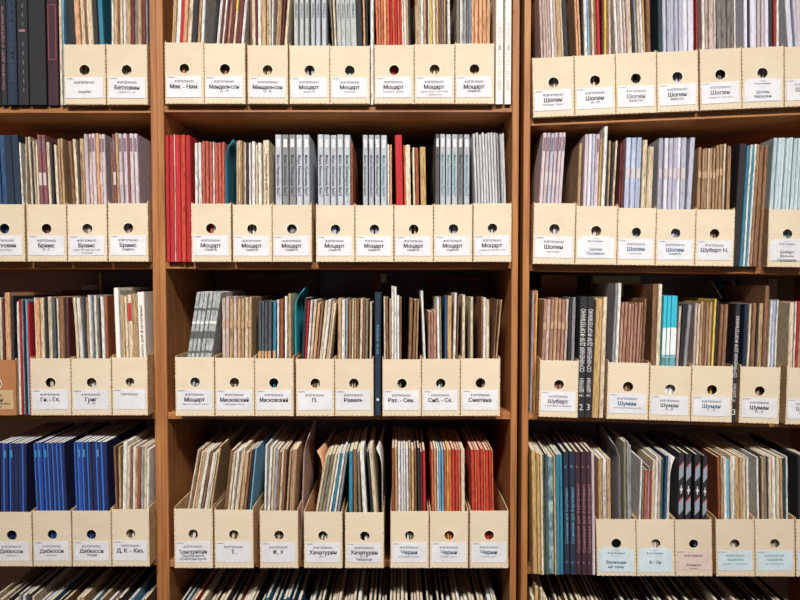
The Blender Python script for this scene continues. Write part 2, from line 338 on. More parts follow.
# (x0, x1, top, text name, sub lines, ink, style)
BOXES = {
 ('left', 1): [(64.4, 106.2, 44.5, '', ['сонаты'], 'k', ''), (107, 150.3, 44.5, 'Бетховен', ['сонаты 15 - 20'], 'k', '')],
 ('left', 2): [(-15, 25.5, 204.3, 'Бетховен', ['пьесы, рондо'], 'k', ''), (27.6, 67.3, 204.3, 'Брамс', ['А - Г'], 'k', ''),
               (68, 107.6, 204.3, 'Брамс', ['сонаты, баллады, рапсодии', 'вариации'], 'k', ''), (108.6, 151.2, 203.2, 'Брамс', ['сонаты'], 'k', '')],
 ('left', 3): [(-24, 16.8, 360, 'Гайдн', ['Вариации, пьесы', 'Сонаты'], 'k', 'brown'), (31, 71.6, 358.5, 'Ги. - Гл.', [], 'k', ''),
               (72, 111.8, 358.5, 'Григ', ['А - И'], 'k', ''), (112.4, 152.2, 357.5, '', [], 'k', 'faint')],
 ('left', 4): [(-8, 32.6, 512.2, 'Дебюсси', ['прелюды'], 's', ''), (33.4, 72, 511, 'Дебюсси', ['прелюды'], 's', ''),
               (72.8, 111.7, 511, 'Дебюсси', ['этюды'], 's', ''), (112.2, 153.2, 509.5, 'Д, К. - Каз.', [], 'k', '')],
 ('middle', 1): [(165.2, 204.3, 42.5, 'Мак. - Ням.', [], 'k', ''), (204.6, 245.6, 43.5, 'Мендельсон', ['А - Н'], 'k', ''),
                 (247.6, 288.2, 45.3, 'Мендельсон', ['О - К'], 'k', ''), (289.6, 329.8, 45.6, 'Моцарт', ['вариации'], 'k', ''),
                 (330.1, 370, 46, 'Моцарт', ['вариации'], 'k', ''), (374.3, 414, 45, 'Моцарт', ['концерты, рондо'], 'k', ''),
                 (414.3, 454.6, 44.3, 'Моцарт', ['концерты для фортепиано', 'с оркестром'], 'k', ''), (455, 494.2, 43.5, 'Моцарт', ['сонаты'], 'k', '')],
 ('middle', 2): [(191.6, 231.4, 203.6, 'Моцарт', ['сонаты'], 'k', ''), (233, 272.2, 204.6, 'Моцарт', ['сонаты'], 'k', ''), (272.6, 312, 204.8, 'Моцарт', ['сонаты'], 'k', ''),
                 (316, 354.7, 205.2, 'Моцарт', ['сонаты'], 'k', ''), (355.2, 393.6, 205.2, 'Моцарт', ['сонаты'], 'k', ''), (394.2, 433.2, 205.2, 'Моцарт', ['сонаты'], 'k', ''),
                 (433.6, 472.4, 204.6, 'Моцарт', ['сонаты'], 'k', ''), (473.2, 511.4, 203.4, 'Моцарт', ['сочинения для фортепиано в 4 руки'], 'k', '')],
 ('middle', 3): [(175.6, 214.6, 357.2, 'Моцарт', ['фантазии, сонаты, пьесы'], 'k', ''), (215.3, 254.6, 358, 'Мясковский', ['избранные пьесы'], 'k', ''), (255, 293.8, 358.5, 'Мясковский', [], 'k', ''),
                 (296, 334.4, 359, 'П.', [], 'k', ''), (334.8, 373.6, 359, 'Равель', [], 'k', ''), (382.4, 421.2, 359.4, 'Рах. - Сен.', [], 'k', ''),
                 (421.6, 460, 359, 'Сиб. - Ск.', [], 'k', ''), (460.4, 500, 358.6, 'Сметана', [], 'k', '')],
 ('middle', 4): [(174.5, 213.2, 509, 'Транскрипции', ['Зарубежных', 'Композиторов'], 's', ''), (214.8, 253.7, 510, 'Т.', [], 'k', ''), (260, 298.4, 511, 'Ф, Х', [], 's', ''),
                 (304, 342.6, 512, 'Хачатурян', ['А - Г'], 'k', ''), (345, 384, 512.6, 'Хачатурян', ['С - Я', 'Хиндемит'], 'k', ''), (390.4, 428.8, 511.5, 'Черни', ['избранные этюды'], 'b', ''),
                 (429.6, 468.2, 511.5, 'Черни', ['этюды, пьесы'], 'b', ''), (469.6, 508.2, 511, 'Черни', ['школа игры'], 'b', '')],
 ('right', 1): [(533, 574.6, 57.2, 'Шопен', ['баллады, этюды'], 'k', ''), (575, 615.8, 55, 'Шопен', ['А - Н'], 'k', ''), (616.2, 656.8, 52.7, 'Шопен', ['вальсы'], 'g', ''),
                (657.3, 698.5, 51.2, 'Шопен', ['вальсы'], 's', ''), (700, 741.8, 48.6, 'Шопен', ['концерты, мазурки'], 'g', ''), (742.2, 784, 47, 'Шопен', ['Мазурки'], 'b', 'slip'),
                (784.5, 826, 46, 'Шопен', ['мазурки'], 'g', '')],
 ('right', 2): [(532.6, 574.4, 203.2, 'Шопен', ['ноктюрны'], 'k', ''), (575, 616.4, 206, 'Шопен', ['Полонезы'], 'b', 'slip'), (616.8, 654.8, 208, 'Шопен', ['прелюдии'], 'b', ''),
                (655.2, 694.3, 209.3, 'Шопен', ['сонаты'], 'b', ''), (694.7, 733.4, 209.5, 'Шуберт Н.', [], 's', ''), (767, 806, 209.5, 'Шуберт', ['Вальсы', 'Экспромты'], 's', 'slip')],
 ('right', 3): [(538.6, 577.6, 360.5, 'Шуберт', ['избранные сочинения'], 's', ''), (606.4, 648, 362.7, 'Шуман', ['альбом для юношества'], 'b', ''), (648.6, 690, 366, 'Шуман', ['А - В'], 's', ''),
                (690.5, 731.6, 366, 'Шуман', ['Г - П'], 'b', ''), (738.6, 778.8, 367, 'Шуман', ['О - К'], 'k', ''), (785, 826, 368, 'Шуман', ['сонаты'], 'g', 'faint')],
 ('right', 4): [(597, 636.6, 519.4, 'Вариации', ['на тему'], 'b', 'double'), (637, 675, 519.6, 'В - Зи', [''], 'b', 'double'), (675.4, 712.6, 519.8, 'Романсы', ['и пьесы'], 'k', 'pink'),
                (716.2, 755, 519.6, 'Ансамбли', ['для двух фортепиано'], 't', 'cyan'), (755.4, 795.2, 519.4, 'Ансамбли', ['детские пьесы'], 't', 'cyan'), (796, 835, 519.6, 'Ансамбли', ['сонаты'], 't', 'cyan')],
}
BOT = {('left', 1): 104.5, ('left', 2): 261.5, ('left', 3): 415.3, ('left', 4): 566.3, ('middle', 1): 103.7, ('middle', 2): 261.8, ('middle', 3): 416.0, ('middle', 4): 568.0}
RB = {1: (117.5, 106.3), 2: (263.8, 267.2), 3: (416.5, 424.6), 4: (575.5, 576.5)}
def ybot(bay, row, x):
    if bay != 'right': return BOT[bay, row]
    a, b = RB[row]; return a + (b - a) * (x - 535) / 265
INSIDE = {}
for (bay, row), L in BOXES.items():
    for k, (x0, x1, yt, name, subs, col, style) in enumerate(L):
        INSIDE[bay, row, k] = make_box(bay, row, x0, x1, yt, ybot(bay, row, (x0 + x1) / 2), k, (FP if style != 'brown' else 'СОНАТЫ', name, subs, col), style)

# ------------------------------------------------------------------ books
def make_book(rw, u, v, w0, t, h, dp, ang, code, label, kind, group, deco=None, pg=None, stuff=None):
    """a bound volume or a thin stapled booklet standing on its foot; u is the left foot, ang leans it to the right"""
    lift = t * math.sin(ang) if ang > 0 else 0.0
    M = rw.m @ Matrix.Translation((u, v, w0 + lift + 0.0004)) @ Matrix.Rotation(ang, 4, 'Y')
    vol = kind != 'booklet'
    c = min(0.0022 if kind == 'hardcover' else 0.0009, t * 0.22); r = min(t * .32, 0.0022)
    worn = 0.0 if vol else 1.0
    A, ph, fq = random.uniform(.0002, .0007) * (1.0 if worn else .3), random.uniform(0, 6), random.uniform(14, 26)
    tz = random.uniform(-.12, .12) if worn else random.uniform(-.01, .01); ry = [random.uniform(0, .0016) * worn for _ in range(9)]
    A = min(A, t * .06, .0003)
    def fx(x, y, z):
        k = min(8, int(z / h * 8 + .5)); zz = z
        if z >= h * .97: zz = z + (x - t / 2) * tz - (y / dp) * ry[3] * 2
        return (x + A * math.sin(z * fq + ph) * (z / h), y + (ry[k] if y < .003 else 0), zz)
    zs = [h * q for q in ((0, .25, .5, .7, .85, 1.0) if worn else (0, .5, 1.0))]
    U = [(0, dp), (0, r), (r * .35, r * .3), (r, 0), (t - r, 0), (t - r * .35, r * .3), (t, r), (t, dp), (t - c, dp), (t - c, c + .0004), (c, c + .0004), (c, dp)]
    e = 0.003 if kind == 'hardcover' else 0.0006
    P = [(c * 1.02, c + .0005), (t - c * 1.02, c + .0005), (t - c * 1.02, dp - .003), (c * 1.02, dp - .003)]
    pz = [max(e, z) if z < h * .5 else z - e * (z > h * .99) for z in zs]
    sm_ = spm(code); pm = pg or (pages_w if code in ('wh', 'ww', 'bu', 'db', 'g1', 'g2', 'lw', 'lv', 'gg', 'cy', 'bs', 'gw') else pages_m)
    name = {'booklet': THIN.get(code, 'music_booklet'), 'volume': 'score_volume', 'hardcover': 'hardcover_book'}[kind]
    if stuff is not None:
        mb = MB().prism(U, zs, fx, 0).prism(P, pz, fx, 1); n = len(stuff['v'])
        for q in (sm_, pm):
            if q not in stuff['m']: stuff['m'].append(q)
        ix = [stuff['m'].index(sm_), stuff['m'].index(pm)]
        stuff['v'] += [tuple(M @ Vector(p)) for p in mb.v]; stuff['f'] += [tuple(n + i for i in f) for f in mb.f]; stuff['i'] += [ix[i] for i in mb.mi]
        return
    if not vol:
        mb = MB().prism(U, zs, fx, 0).prism(P, pz, fx, 1)
        o = link(name, mb.mesh(name, [sm_, pm])); o.matrix_world = M
        tag(o, label, name.replace('_', ' '), group)
    else:
        o = empty(name, M); tag(o, label, 'book', group)
        link('cover', MB().prism(U, zs, fx).mesh('cover', [sm_]), None, o)
        link('pages', MB().prism(P, pz, fx).mesh('pages', [pm]), None, o)
    if deco:
        for d in deco:
            if d[0] == 'text':       # ('text', string, centre as share of height, length share, share of thickness, ink, reads upwards)
                _, s, cz, ln, th, im, up = d
                me = spine_text(s, t * th, h * ln, up); link('lettering', me, im, o, Matrix.Translation((t / 2, -0.0006, h * cz)))
            elif d[0] == 'band':     # ('band', z0, z1 shares, material, inset share)
                _, z0, z1, bm_, ins = d
                link('band', MB().box(t * ins, t * (1 - ins), -0.0004, 0.0002, h * z0, h * z1).mesh('band', [bm_]), None, o)
            elif d[0] == 'flat':
                me = text_lines([(d[1], t / 2, h * d[2], h * d[3], t * .7, 0.0)]); link('number', me, d[4], o, Matrix.Translation((0, -.0006, 0)))
            elif d[0] == 'vband':
                link('edge_strip', MB().box(t * d[1], t * d[2], -0.0003, 0.0012, 0.0, h * .998).mesh('edge_strip', [d[3]]), None, o)
            elif d[0] == 'frame':
                _, z0, z1, bm_ = d; mb = MB(); q = t * .1
                mb.box(t * .1, t * .9, -.0004, .0002, h * z0, h * z0 + q); mb.box(t * .1, t * .9, -.0004, .0002, h * z1 - q, h * z1)
                mb.box(t * .1, t * .1 + q, -.0004, .0002, h * z0 + q, h * z1 - q); mb.box(t * .9 - q, t * .9, -.0004, .0002, h * z0 + q, h * z1 - q)
                link('gilt_frame', mb.mesh('gilt_frame', [bm_]), None, o)
            elif d[0] == 'emblem':   # diagonal grey stripes edged red, with a pale cross
                def para(nm, z0, z1, rise, y, m_):
                    mb = MB(); mb.v += [(t * .08, y, z0), (t * .92, y, z0 + rise), (t * .92, y, z1 + rise), (t * .08, y, z1)]; mb.f.append((0, 1, 2, 3)); mb.mi.append(0)
                    link(nm, mb.mesh(nm, [m_]), None, o)
                for cz in (.30, .57, .86):
                    para('stripe', h * (cz - .09), h * (cz + .02), t * 1.0, -.0004, MATS['stripe_grey']); para('red_edge', h * (cz + .02), h * (cz + .034), t * 1.0, -.0005, MATS['stripe_red'])
                mbc = MB().prism([(t * x, h * z) for (x, z) in ((.42, .66), (.58, .66), (.58, .685), (.76, .685), (.76, .705), (.58, .705), (.58, .73), (.42, .73), (.42, .705), (.24, .705), (.24, .685), (.42, .685))], [-.0009, -.0006], lambda x, y, z: (x, z, y))
                link('cross', mbc.mesh('cross', [ink_w]), None, o); link('mark', MB().box(t * .40, t * .60, -.0009, -.0006, h * .06, h * .10).mesh('mark', [ink_w]), None, o); me = spine_text('Романсы', t * .34, h * .22); link('lettering', me, ink_g, o, Matrix.Translation((t * .5, -.0008, h * .22)))
    return o
plain('edge_blue', (58, 116, 214)); plain('stripe_grey', (150, 156, 170)); plain('stripe_red', (170, 60, 62)); plain('band_tan', (200, 160, 116)); plain('band_pale', (226, 222, 224))
plain('band_dark', (134, 106, 118)); plain('band_white', (238, 238, 236)); plain('band_grey', (96, 100, 102)); plain('band_kraft', (198, 164, 128)); plain('band_yellow', (240, 208, 60))
plain('band_peach', (212, 198, 198)); plain('gilt_red', (140, 66, 76)); plain('band_red', (196, 64, 56)); plain('band_aqua', (90, 200, 216)); plain('band_navy', (60, 80, 150))
bm_ = MATS
DECO = {
 'moz': lambda i: [('text', 'Mozart, Klaviersonaten, Band %s' % ('I', 'II')[i % 2], .68, .32, .50, ink_s, False), ('band', .90, .965, bm_['band_pale'], .2)],
 'mozt': lambda i: [('text', 'Mozart, Klaviersonaten, Band %s' % ('I', 'II')[i % 2], .68, .32, .50, ink_t, False), ('band', .90, .965, bm_['band_pale'], .2)],
 'top': lambda i: [('text', 'Urtext', .80, .12, .55, ink_s, True)],
 'mauve': lambda i: [('band', .86, .965, bm_['band_dark'], .22), ('band', .60, .70, bm_['band_peach'], .12)],
 'peach': lambda i: [('band', .68, .76, bm_['band_peach'], .12)],
 'mid': lambda i: [('band', .74, .80, bm_['band_kraft'], .06)],
 'foot': lambda i: [('band', .46, .56, bm_['band_tan'], .05)],
 'grey3': lambda i: [('band', .62, .68, bm_['band_grey'], .08), ('band', .85, .87, bm_['band_grey'], .08), ('band', .50, .52, bm_['band_grey'], .08), ('band', .74, .76, bm_['band_white'], .08)],
 'script': lambda i: [('text', 'Сонаты для фортепиано', .66, .46, .38, ink_n, True)],
 'sonat': lambda i: [('text', 'Сонаты для фортепиано', .45, .66, .46, ink_p, True)],
 'blt': lambda i: [('text', 'Избранные сочинения', .5, .62, .40, ink_db, True)],
 'dash': lambda i: [('band', .58 + .0, .60, ink_p, .2), ('text', '- - - - - -', .30, .40, .5, ink_g, True), ('text', '- - - -', .75, .25, .5, ink_g, True)],
 'frame': lambda i: [('frame', .36, .80, bm_['gilt_red'])],
 'emb': lambda i: [('text', 'НОТЕН MOZART', .46, .46, .55, ink_e, True), ('band', .12, .20, ink_e, .25)],
 'sch2': lambda i: [('text', 'СОЧИНЕНИЯ ДЛЯ ФОРТЕПИАНО', .64, .52, .62, ink_w, True), ('text', 'Р. ШУМАН', .25, .15, .55, ink_w, True), ('flat', '2', .06, .05, ink_w)],
 'sch3': lambda i: [('text', 'СОЧИНЕНИЯ ДЛЯ ФОРТЕПИАНО', .64, .52, .62, ink_w, True), ('text', 'Р. ШУМАН', .25, .15, .55, ink_w, True), ('flat', '3', .06, .05, ink_w)],
 'nav': lambda i: [('text', 'Альбом пьес', .62, .24, .4, ink_lb, False), ('band', .12, .14, ink_w, .3)],
 'pinkt': lambda i: [('text', 'Сочинения для фортепиано', .46, .56, .55, ink_p, True), ('text', '*', .88, .02, .6, ink_p, True), ('text', '*', .1, .02, .6, ink_p, True)],
 'bluet': lambda i: [('text', 'Сочинения для фортепиано', .48, .46, .5, ink_lb, True), ('text', '*', .88, .02, .6, ink_lb, True), ('text', '*', .1, .02, .6, ink_lb, True)],
 'emblem': lambda i: [('emblem',)],
 'blue': lambda i: [('vband', 0.02, .30, bm_['edge_blue']), ('band', .88, .94, ink_t, .3)],
 'bed': lambda i: [('vband', 0.02, .30, bm_['edge_blue'])],
 'aqua': lambda i: [('band', .0, .74, bm_['band_white'], .06), ('band', .34, .50, bm_['band_aqua'], .05), ('band', .505, .52, bm_['band_aqua'], .05), ('band', 0.0, .0, bm_['band_aqua'], .05)],
 'ydot': lambda i: [('band', .80, .92, bm_['band_yellow'], .1)],
 'redtop': lambda i: [('band', .78, .93, bm_['band_red'], .1)],
}
KIND = {}
for c in ('g1', 'g2', 'g3', 'gg', 'gw', 'bu', 'db', 'lv', 'lw', 'ml', 'mv', 'cy', 'pt', 'ww', 'bw', 'nvl'): KIND[c] = 'volume'
for c in ('bk', 'n2', 'mk', 'nv'): KIND[c] = 'hardcover'
NOUN = {'volume': 'score volume', 'hardcover': 'hardcover book'}
THIN = {}
for c in ('cr', 'wh', 'bs', 'lw'): THIN[c] = 'sheet_music'
for c in ('tn', 'br', 'kb', 'sm', 'ty', 'pb', 'rb', 'gn', 'gt', 'pk'): THIN[c] = 'paper_score'
def parse(s):
    out = []
    for tok in s.split():
        d = None; lean = None; yt = None; kd = None
        if '!' in tok: tok, kd = tok.split('!')
        if '#' in tok: tok, d = tok.split('#')
        if '/' in tok: tok, q = tok.split('/'); lean = float(q)
        if '@' in tok: tok, q = tok.split('@'); yt = float(q)
        rng, code = tok.split(':'); a, b = rng.split('~')
        out.append((float(a), float(b), code, yt, lean, d, {'v': 'volume', 'h': 'hardcover', 'b': 'booklet', None: None}[kd]))
    return out
def headroom(bay, row, u):
    a, b = ROWS[bay, row - 1], ROWS[bay, row]
    return a.z0 + u * math.tan(a.tilt) - b.z0 - u * math.tan(b.tilt) - SH - .006
LAST = {}
def cell(bay, row, ref, ytop, lean, s, box=None, v0=None, where=None, lim=None, stuff=None, pad=(0, 0)):
    """books of one box (or one free stretch of shelf). ref: pixel row at which the x values were read"""
    rw = ROWS[bay, row]; items = parse(s); B = []; OVER = rw.over
    if box is not None: lo, hi = INSIDE[bay, row, box]; w0 = BT
    else:                                                   # free stretch: up to the neighbouring boxes or uprights
        lo, hi = INNER[bay][0] + .0005 + abs(rw.tilt) * .3, INNER[bay][1] - .0005 - abs(rw.tilt) * .3; w0 = 0.0
        if row < 5:
            uc = rw.p((items[0][0] + items[-1][1]) / 2, ref, OVER)[0]
            for (bb, r2, k2), (p, q) in INSIDE.items():
                if bb == bay and r2 == row:
                    if (p + q) / 2 < uc: lo = max(lo, q + BT + .0014)
                    else: hi = min(hi, p - BT - .0012)
    for n, (a, b, code, yt, ln, d, kd) in enumerate(items):
        v = OVER + BT + .008 if box is not None else (v0 if v0 is not None and v0 > 0 else OVER + .002)
        v += random.uniform(0, .007)
        yt = ytop if yt is None else yt; yt += random.uniform(-.4, .4) if (kd or KIND.get(code)) else random.uniform(-1.3, 1.1); m = (lean if ln is None else ln) / 100.0
        ua, wr = rw.p(a, ref, v); ub, _ = rw.p(b, ref, v); xt = a + m * (ref - yt)
        top = rw.p(xt, yt, v)[1]; t = max(.0015, (ub - ua) * (.955 if (kd or KIND.get(code)) else .90))
        B.append([ua - m * (wr - w0), m, t, top - w0, code, d, kd or KIND.get(code, 'booklet'), v])
    lo += .0003 + pad[0]; hi -= .0003 + pad[1]
    if row < 5:
        tot = sum(b[2] * (1 + b[1] * b[1]) for b in B) + .0006 * len(B)
        if tot > hi - lo:
            for b in B: b[2] *= (hi - lo) / tot * .995
    G = .0008
    wid = lambda b: b[2] * (math.sqrt(1 + b[1] ** 2) + .5 * b[1] ** 2) + G
    def heads():
        prev = LAST.get((bay, row))
        for b in B:                                       # a head may touch its left neighbour's, not enter it
            if prev:
                H = min(b[3], prev[3]); need = prev[0] + wid(prev) + prev[1] * H
                if b[0] + b[1] * H < need: b[1] = (need - b[0]) / H
            if row < 5: b[1] = max(b[1], (lo - b[0]) / .15)
            prev = b
        nx = None
        for b in reversed(B):
            if row < 5: b[1] = min(b[1], (hi - wid(b) - b[0]) / .15)
            if nx:
                H = min(b[3], nx[3]); b[1] = min(b[1], (nx[0] + nx[1] * H - wid(b) - b[0]) / H)
            nx = b
    for it in range(4):
        prev = LAST.get((bay, row)) if box is None else None
        for b in B:
            b[0] = max(b[0], lo - min(b[1], 0) * (.15 if row < 5 else 0))
            if prev and b[0] < prev[0] + wid(prev): b[0] = prev[0] + wid(prev)
            prev = b
        nxt = hi
        for b in reversed(B):
            lim_ = min(nxt, hi - max(b[1], 0) * .15)
            if b[0] + wid(b) > lim_: b[0] = lim_ - wid(b)
            nxt = b[0]
        heads()
    prev = LAST.get((bay, row))
    for b in B * 1:                                         # what still collides becomes a little thinner
        if prev:
            H = min(b[3], prev[3]); o_ = max(prev[0] + wid(prev) - b[0] if box is None or prev in B else 0, prev[0] + wid(prev) + prev[1] * H - b[0] - b[1] * H)
            if o_ > 0: o_ = min(o_, b[2] - .0011); b[0] += o_; b[2] -= o_
        if row < 5: b[1] = min(b[1], max(0, (hi - wid(b) - b[0]) / .15))
        prev = b
    LAST[bay, row] = B[-1]
    for n, (u, m, t, h, code, d, kd, v) in enumerate(B):
        if box is not None: wh = 'in %s box' % ORD[box]
        else: wh = where
        look = SP[code][0]; noun = NOUN[kd] if kd in NOUN else THIN.get(code, 'music_booklet').replace('_', ' ')
        lab = '%s %s%s %s, %s, %s bookcase' % (look, noun, ', %s from left' % ORD[n] if len(B) > 1 else '', wh, ROWN[row], bay)
        h = min(max(h, .12), .345, headroom(bay, row, u) - w0 - .004); dp = random.uniform(.214, .228)
        make_book(rw, u, v, w0, t, h, dp, math.atan(m), code, lab, kd, 'scores on the %s of the %s bookcase' % (ROWN[row], bay), DECO[d](n) if d else None, None, stuff)
    return B

# ---- top row
cell('left', 1, 44, -21, 0, '-22~-11:bk -10~-0.6:bk 0~6:bk#sonat 6.3~16.4:n2#blt 17~28:bk#dash 28.5~46:bk 47~58:mk#frame 59~61.8:cr 62.2~64:lb', None, -.008, 'left of the boxes')
cell('left', 1, 44, -14, -4, '66~74:dk 75.5~81:sm 81~85:cr 85~88:br 88~94:cr 94.5~98.5:dk@-5 99~104:tl', 0)
cell('left', 1, 44, -12, -5, '109~110.4:dk/-2 110.8~113:wh 113~117:tn 117~119.5:br 119.5~122:cr 122~125:wh 125.5~130:tn 130.3~134:mr 134~138:gt 138~142:tn 142.5~146.5:mr 146.8~148.5:gr', 1)
cell('middle', 1, 43, -14, 6, '168~172:tn 172.3~176.4:wh 176.6~180:rd 180~184:sm 184.5~189:cr 189.3~195:dk 195~198:tn 198~201.5:wh', 0)
cell('middle', 1, 43, -14, 10, '209~212:dk/9 213~216:wh 216~218:mr 218.2~220.2:wh 220.4~223.4:mr 223.6~226.6:pb 226.8~230:mr 230.2~232.4:cr#ydot 233~238.5:mr@-8 241~244:wh', 1)
cell('middle', 1, 45, -14, 4, '250~252:br/0 252.4~256:cr/0 257~259:mr/0 259.3~262.6:wh/0 263~268.5:tn/0 268.7~272.8:cr/1#script 273~275:wh/2 276~281:tn/5 281.2~283:mr/7 283.2~286.2:cr/8', 2)
cell('middle', 1, 45, -13, 0, '294~298.3:gg#top 299.6~303.8:gg#top 305~309:gg#top 311~315:gg#top 316~320.4:g1#top 321.8~326.6:g1#top', 3)
cell('middle', 1, 46, -13, -3, '331.5~333.2:gn/-5 333.6~335.6:cr/-4 336.2~340.4:gg#top 341~345.3:gg#top 345.6~350.6:gg#top 351~356.8:gg#top 357.2~363:dk 364~366.2:sm/-2 366.6~368.2:dk/-1', 4)
cell('middle', 1, 46, -16, 0, '370.5~374.1:wh', None, -.016, 'squeezed between fifth and sixth boxes')
cell('middle', 1, 45, -13, -2, '376.3~379:or 379.2~381:tn 381.3~384:or 384.2~387:sm 387.2~390:or 390.2~392.8:rd 393~395:or 395.2~398:rd 398.3~400:or 400.2~402:rd 402.2~404.2:cr 404.4~407:wh 407.2~409.2:tn 409.6~411.6:dk', 5)
cell('middle', 1, 44, -13, -1, '415.4~417.2:tn 417.4~420.4:cr#script 420.6~424:wh 424.2~426.4:tn 426.6~428.2:mr 428.4~430:wh 430.2~432.2:yl 432.6~436:cr 436.3~438.8:tn 439~441.4:br 441.6~444:gt 444.2~446:tn 446.2~447.2:dk 447.6~450.6:wh', 6)
cell('middle', 1, 44, -13, 0, '456.5~459.5:gn 459.8~463:wh 463.2~466.4:gr 466.6~469:gt 469.3~470.6:lb 471~474.4:sm 474.6~478.4:sm 478.6~482.4:sm 482.6~486.4:sm 486.6~490.4:sm', 7)
cell('middle', 1, 60, -15, 0, '495.8~503.6:ww#emb 505~511.6:ww#emb', None, -.008, 'right of the boxes')
cell('right', 1, 57, -13, -13, '541~543.6:pk/-2 543.8~546.4:pk/-4 546.6~549.2:pk/-6 549.4~552:pk/-8 552.2~554.8:wh/-10 555~558:pk/-11 558.6~563:tn/-13 563.4~565.4:cr/-13 566~571:dk/-9', 0)
cell('right', 1, 55, -12, -1, '576.6~579:sm/-3 580~582:sm/-3 582.4~584:dk 584.4~587.8:wh 588.6~590.6:lb 591~593:br 593.4~595.8:cr 596.2~599:br 600~603.4:rd 603.6~605.2:mr/1 605.6~608:yl/2 608.3~610.6:br/2 611~613.8:pk/1', 1)
cell('right', 1, 53, -12, -3, '618~621:wh 621.2~624:pk 624.2~627:wh 627.2~629.8:pk 630~632.6:pk 632.8~635.4:cr 636~639:dk 639.2~641.6:gr 641.8~644.4:cr 644.7~647:wh 647.4~650:tn 650.4~655:br/-1', 2)
cell('right', 1, 51, -12, 0, '659~663.6:dt 664~667.6:lv 668~671.6:lv 672~676:lv 676.3~680:lv 680.3~684.6:lv 685~689.4:lw 690~696:lw', 3)
cell('right', 1, 51, -12, 0, '697.6~699.4:rd', None, -.016, 'squeezed between fourth and fifth boxes')
cell('right', 1, 49, -12, 0, '702.2~705.6:wh 705.8~708.6:pk 709~714.8:pk 715~716.4:wh 716.8~721.8:gt 722~727.6:gt 728~732.4:gt 732.8~736.2:gt 736.6~738.4:wh', 4)
cell('right', 1, 47, -12, 0, '744~747.8:lw 748.4~749.8:nv!b 750.2~756.8:lw 757.4~761:ml 761.4~764.4:ml 764.8~769:lw 769.8~774.4:dk 774.8~776.6:rd 777~779.4:wh', 5)
cell('right', 1, 47, -12, -6, '788~793.4:lw 793.8~797.4:lv 798~803:ml 803.4~808:lw 809~814:lv', 6)
# ---- second row
cell('left', 2, 204, 135, -4, '-12~-8:nv!v -7.6~-3:nv!v -2.6~1.6:bl!v 2~7:bl!v 7.4~14.6:nv!v 15~21.6:nv!v 22~23.8:wh@143', 0)
cell('left', 2, 204, 136, -2, '25.9~27.3:cr', None, -.016, 'squeezed between first and second boxes')
cell('left', 2, 204, 138, -3, '29.4~31.4:cr@137 32~34:dk@143 34.2~36:cr@142 37~39:cr@141 39.3~43:mv@135#mauve 43.2~47:mv@135#mauve 47.8~51:cr@143 51.6~54.8:dk@142 56~59.2:cr@144 60~62.4:tn@138 62.6~65:tn@139', 1)
cell('left', 2, 204, 136, -2, '70~73.4:br@141/-6 73.6~77:cr@139/-4 77.4~79:dk@141 79.2~83.6:tn@138#script 84~87.6:ml@134 88~91.4:pk@134#mauve 91.8~95.2:ml@134#mauve 95.6~98.8:sm@134 99~102:pk@134#mauve 102.2~105.4:ml@134#mauve', 2)
cell('left', 2, 204, 134, -2, '111.2~113.4:br@142 113.8~117:mv#mauve 117.3~120:tn 120.3~124:ml#mauve 124.3~128:ml#mauve 128.3~131:mv 131.4~135.2:ml#mauve 135.8~139.4:ml#mauve', 3)
cell('middle', 2, 204, 135, 0, '165.9~169.4:rd!h 169.6~174.2:rd!h 174.4~175.4:cr 175.6~180.8:rd!h 181~185.6:ro!h 185.8~190.4:rd!h', None, -.010, 'left of the boxes')
cell('middle', 2, 204, 142, 0, '195~198.2:wh 198.6~201.8:wh 202.2~205.6:rk 206~209.2:rk 209.6~212.8:rk 213.2~214.6:wh 215~218.2:rk 218.6~221.6:rk 222~225:rk', 0)
cell('middle', 2, 205, 142, 0, '234.6~236.6:tn/1 236.9~238.6:cr@140 238.9~240.8:tn@140 241.2~243:br 243.4~245:cr 245.4~248:dk 248.6~250.6:wh 252~255.4:wh 255.8~258:cr@145 258.4~262:wh 263.4~269.8:cr@141#script', 1)
cell('middle', 2, 205, 135, 0, '275.6~282:g1#moz 282.6~289:g2#moz 289.6~296:g2#moz 296.6~302.8:g1#moz 303.6~309.8:g1#moz', 2)
cell('middle', 2, 205, 135, 0, '318~323.8:g1#moz 324.2~330.2:g1#moz 330.8~336.6:g1#moz 337.4~343.6:g1#moz 344.4~350.6:g1#moz 351~353:rb@144', 3)
cell('middle', 2, 205, 135, 0, '363~368:g1#moz 369~374:g1#moz 375~380:g1#moz 381~387:g1#mozt 387.4~389.6:wh@144 390~392:sm@144', 4)
cell('middle', 2, 205, 146, -2, '396.2~403.6:rd@135!h 404.6~406:or 406.2~411.6:cr 413.4~415.8:cr@147 416~419.4:rb@147 421~427:ty@147', 5)
cell('middle', 2, 205, 134.5, 0, '435.6~439.4:g3#moz 440.2~445.2:g1#mozt 446~451:g1#mozt 452~457.6:g1#mozt 458~463:g2#moz 464~469.6:g1#mozt', 6)
cell('middle', 2, 204, 133.5, -4, '475.4~477.8:bs 478.3~480.9:bs 481.4~484:bs 484.4~486.8:bs 487.2~489.6:bs 490~492.4:bs 492.9~495.3:bs 495.7~498.1:bs 498.6~500.6:gr 502.4~504.6:bs 505.8~508.2:bs', 7)
cell('right', 2, 203, 133, 4, '539~542.6:ml#mauve 543~546.6:ml#mauve 547~550.6:lv#mauve 551~554.2:ml#mauve 554.6~557.8:ml#mauve 558.2~561.6:ml#mauve', 0)
cell('right', 2, 206, 134, 1, '577~580.4:tn@144 583~586.4:ml 586.8~590:lw 590.4~593.4:lv 593.8~597.6:ml#mauve 598~600.2:ty@138 600.5~604.4:wh@122.5/2 605~607:dk@142/1 607.4~609.4:tn@141/1 609.8~611:dk@143/1 611.4~613.6:cr@141/3', 1)
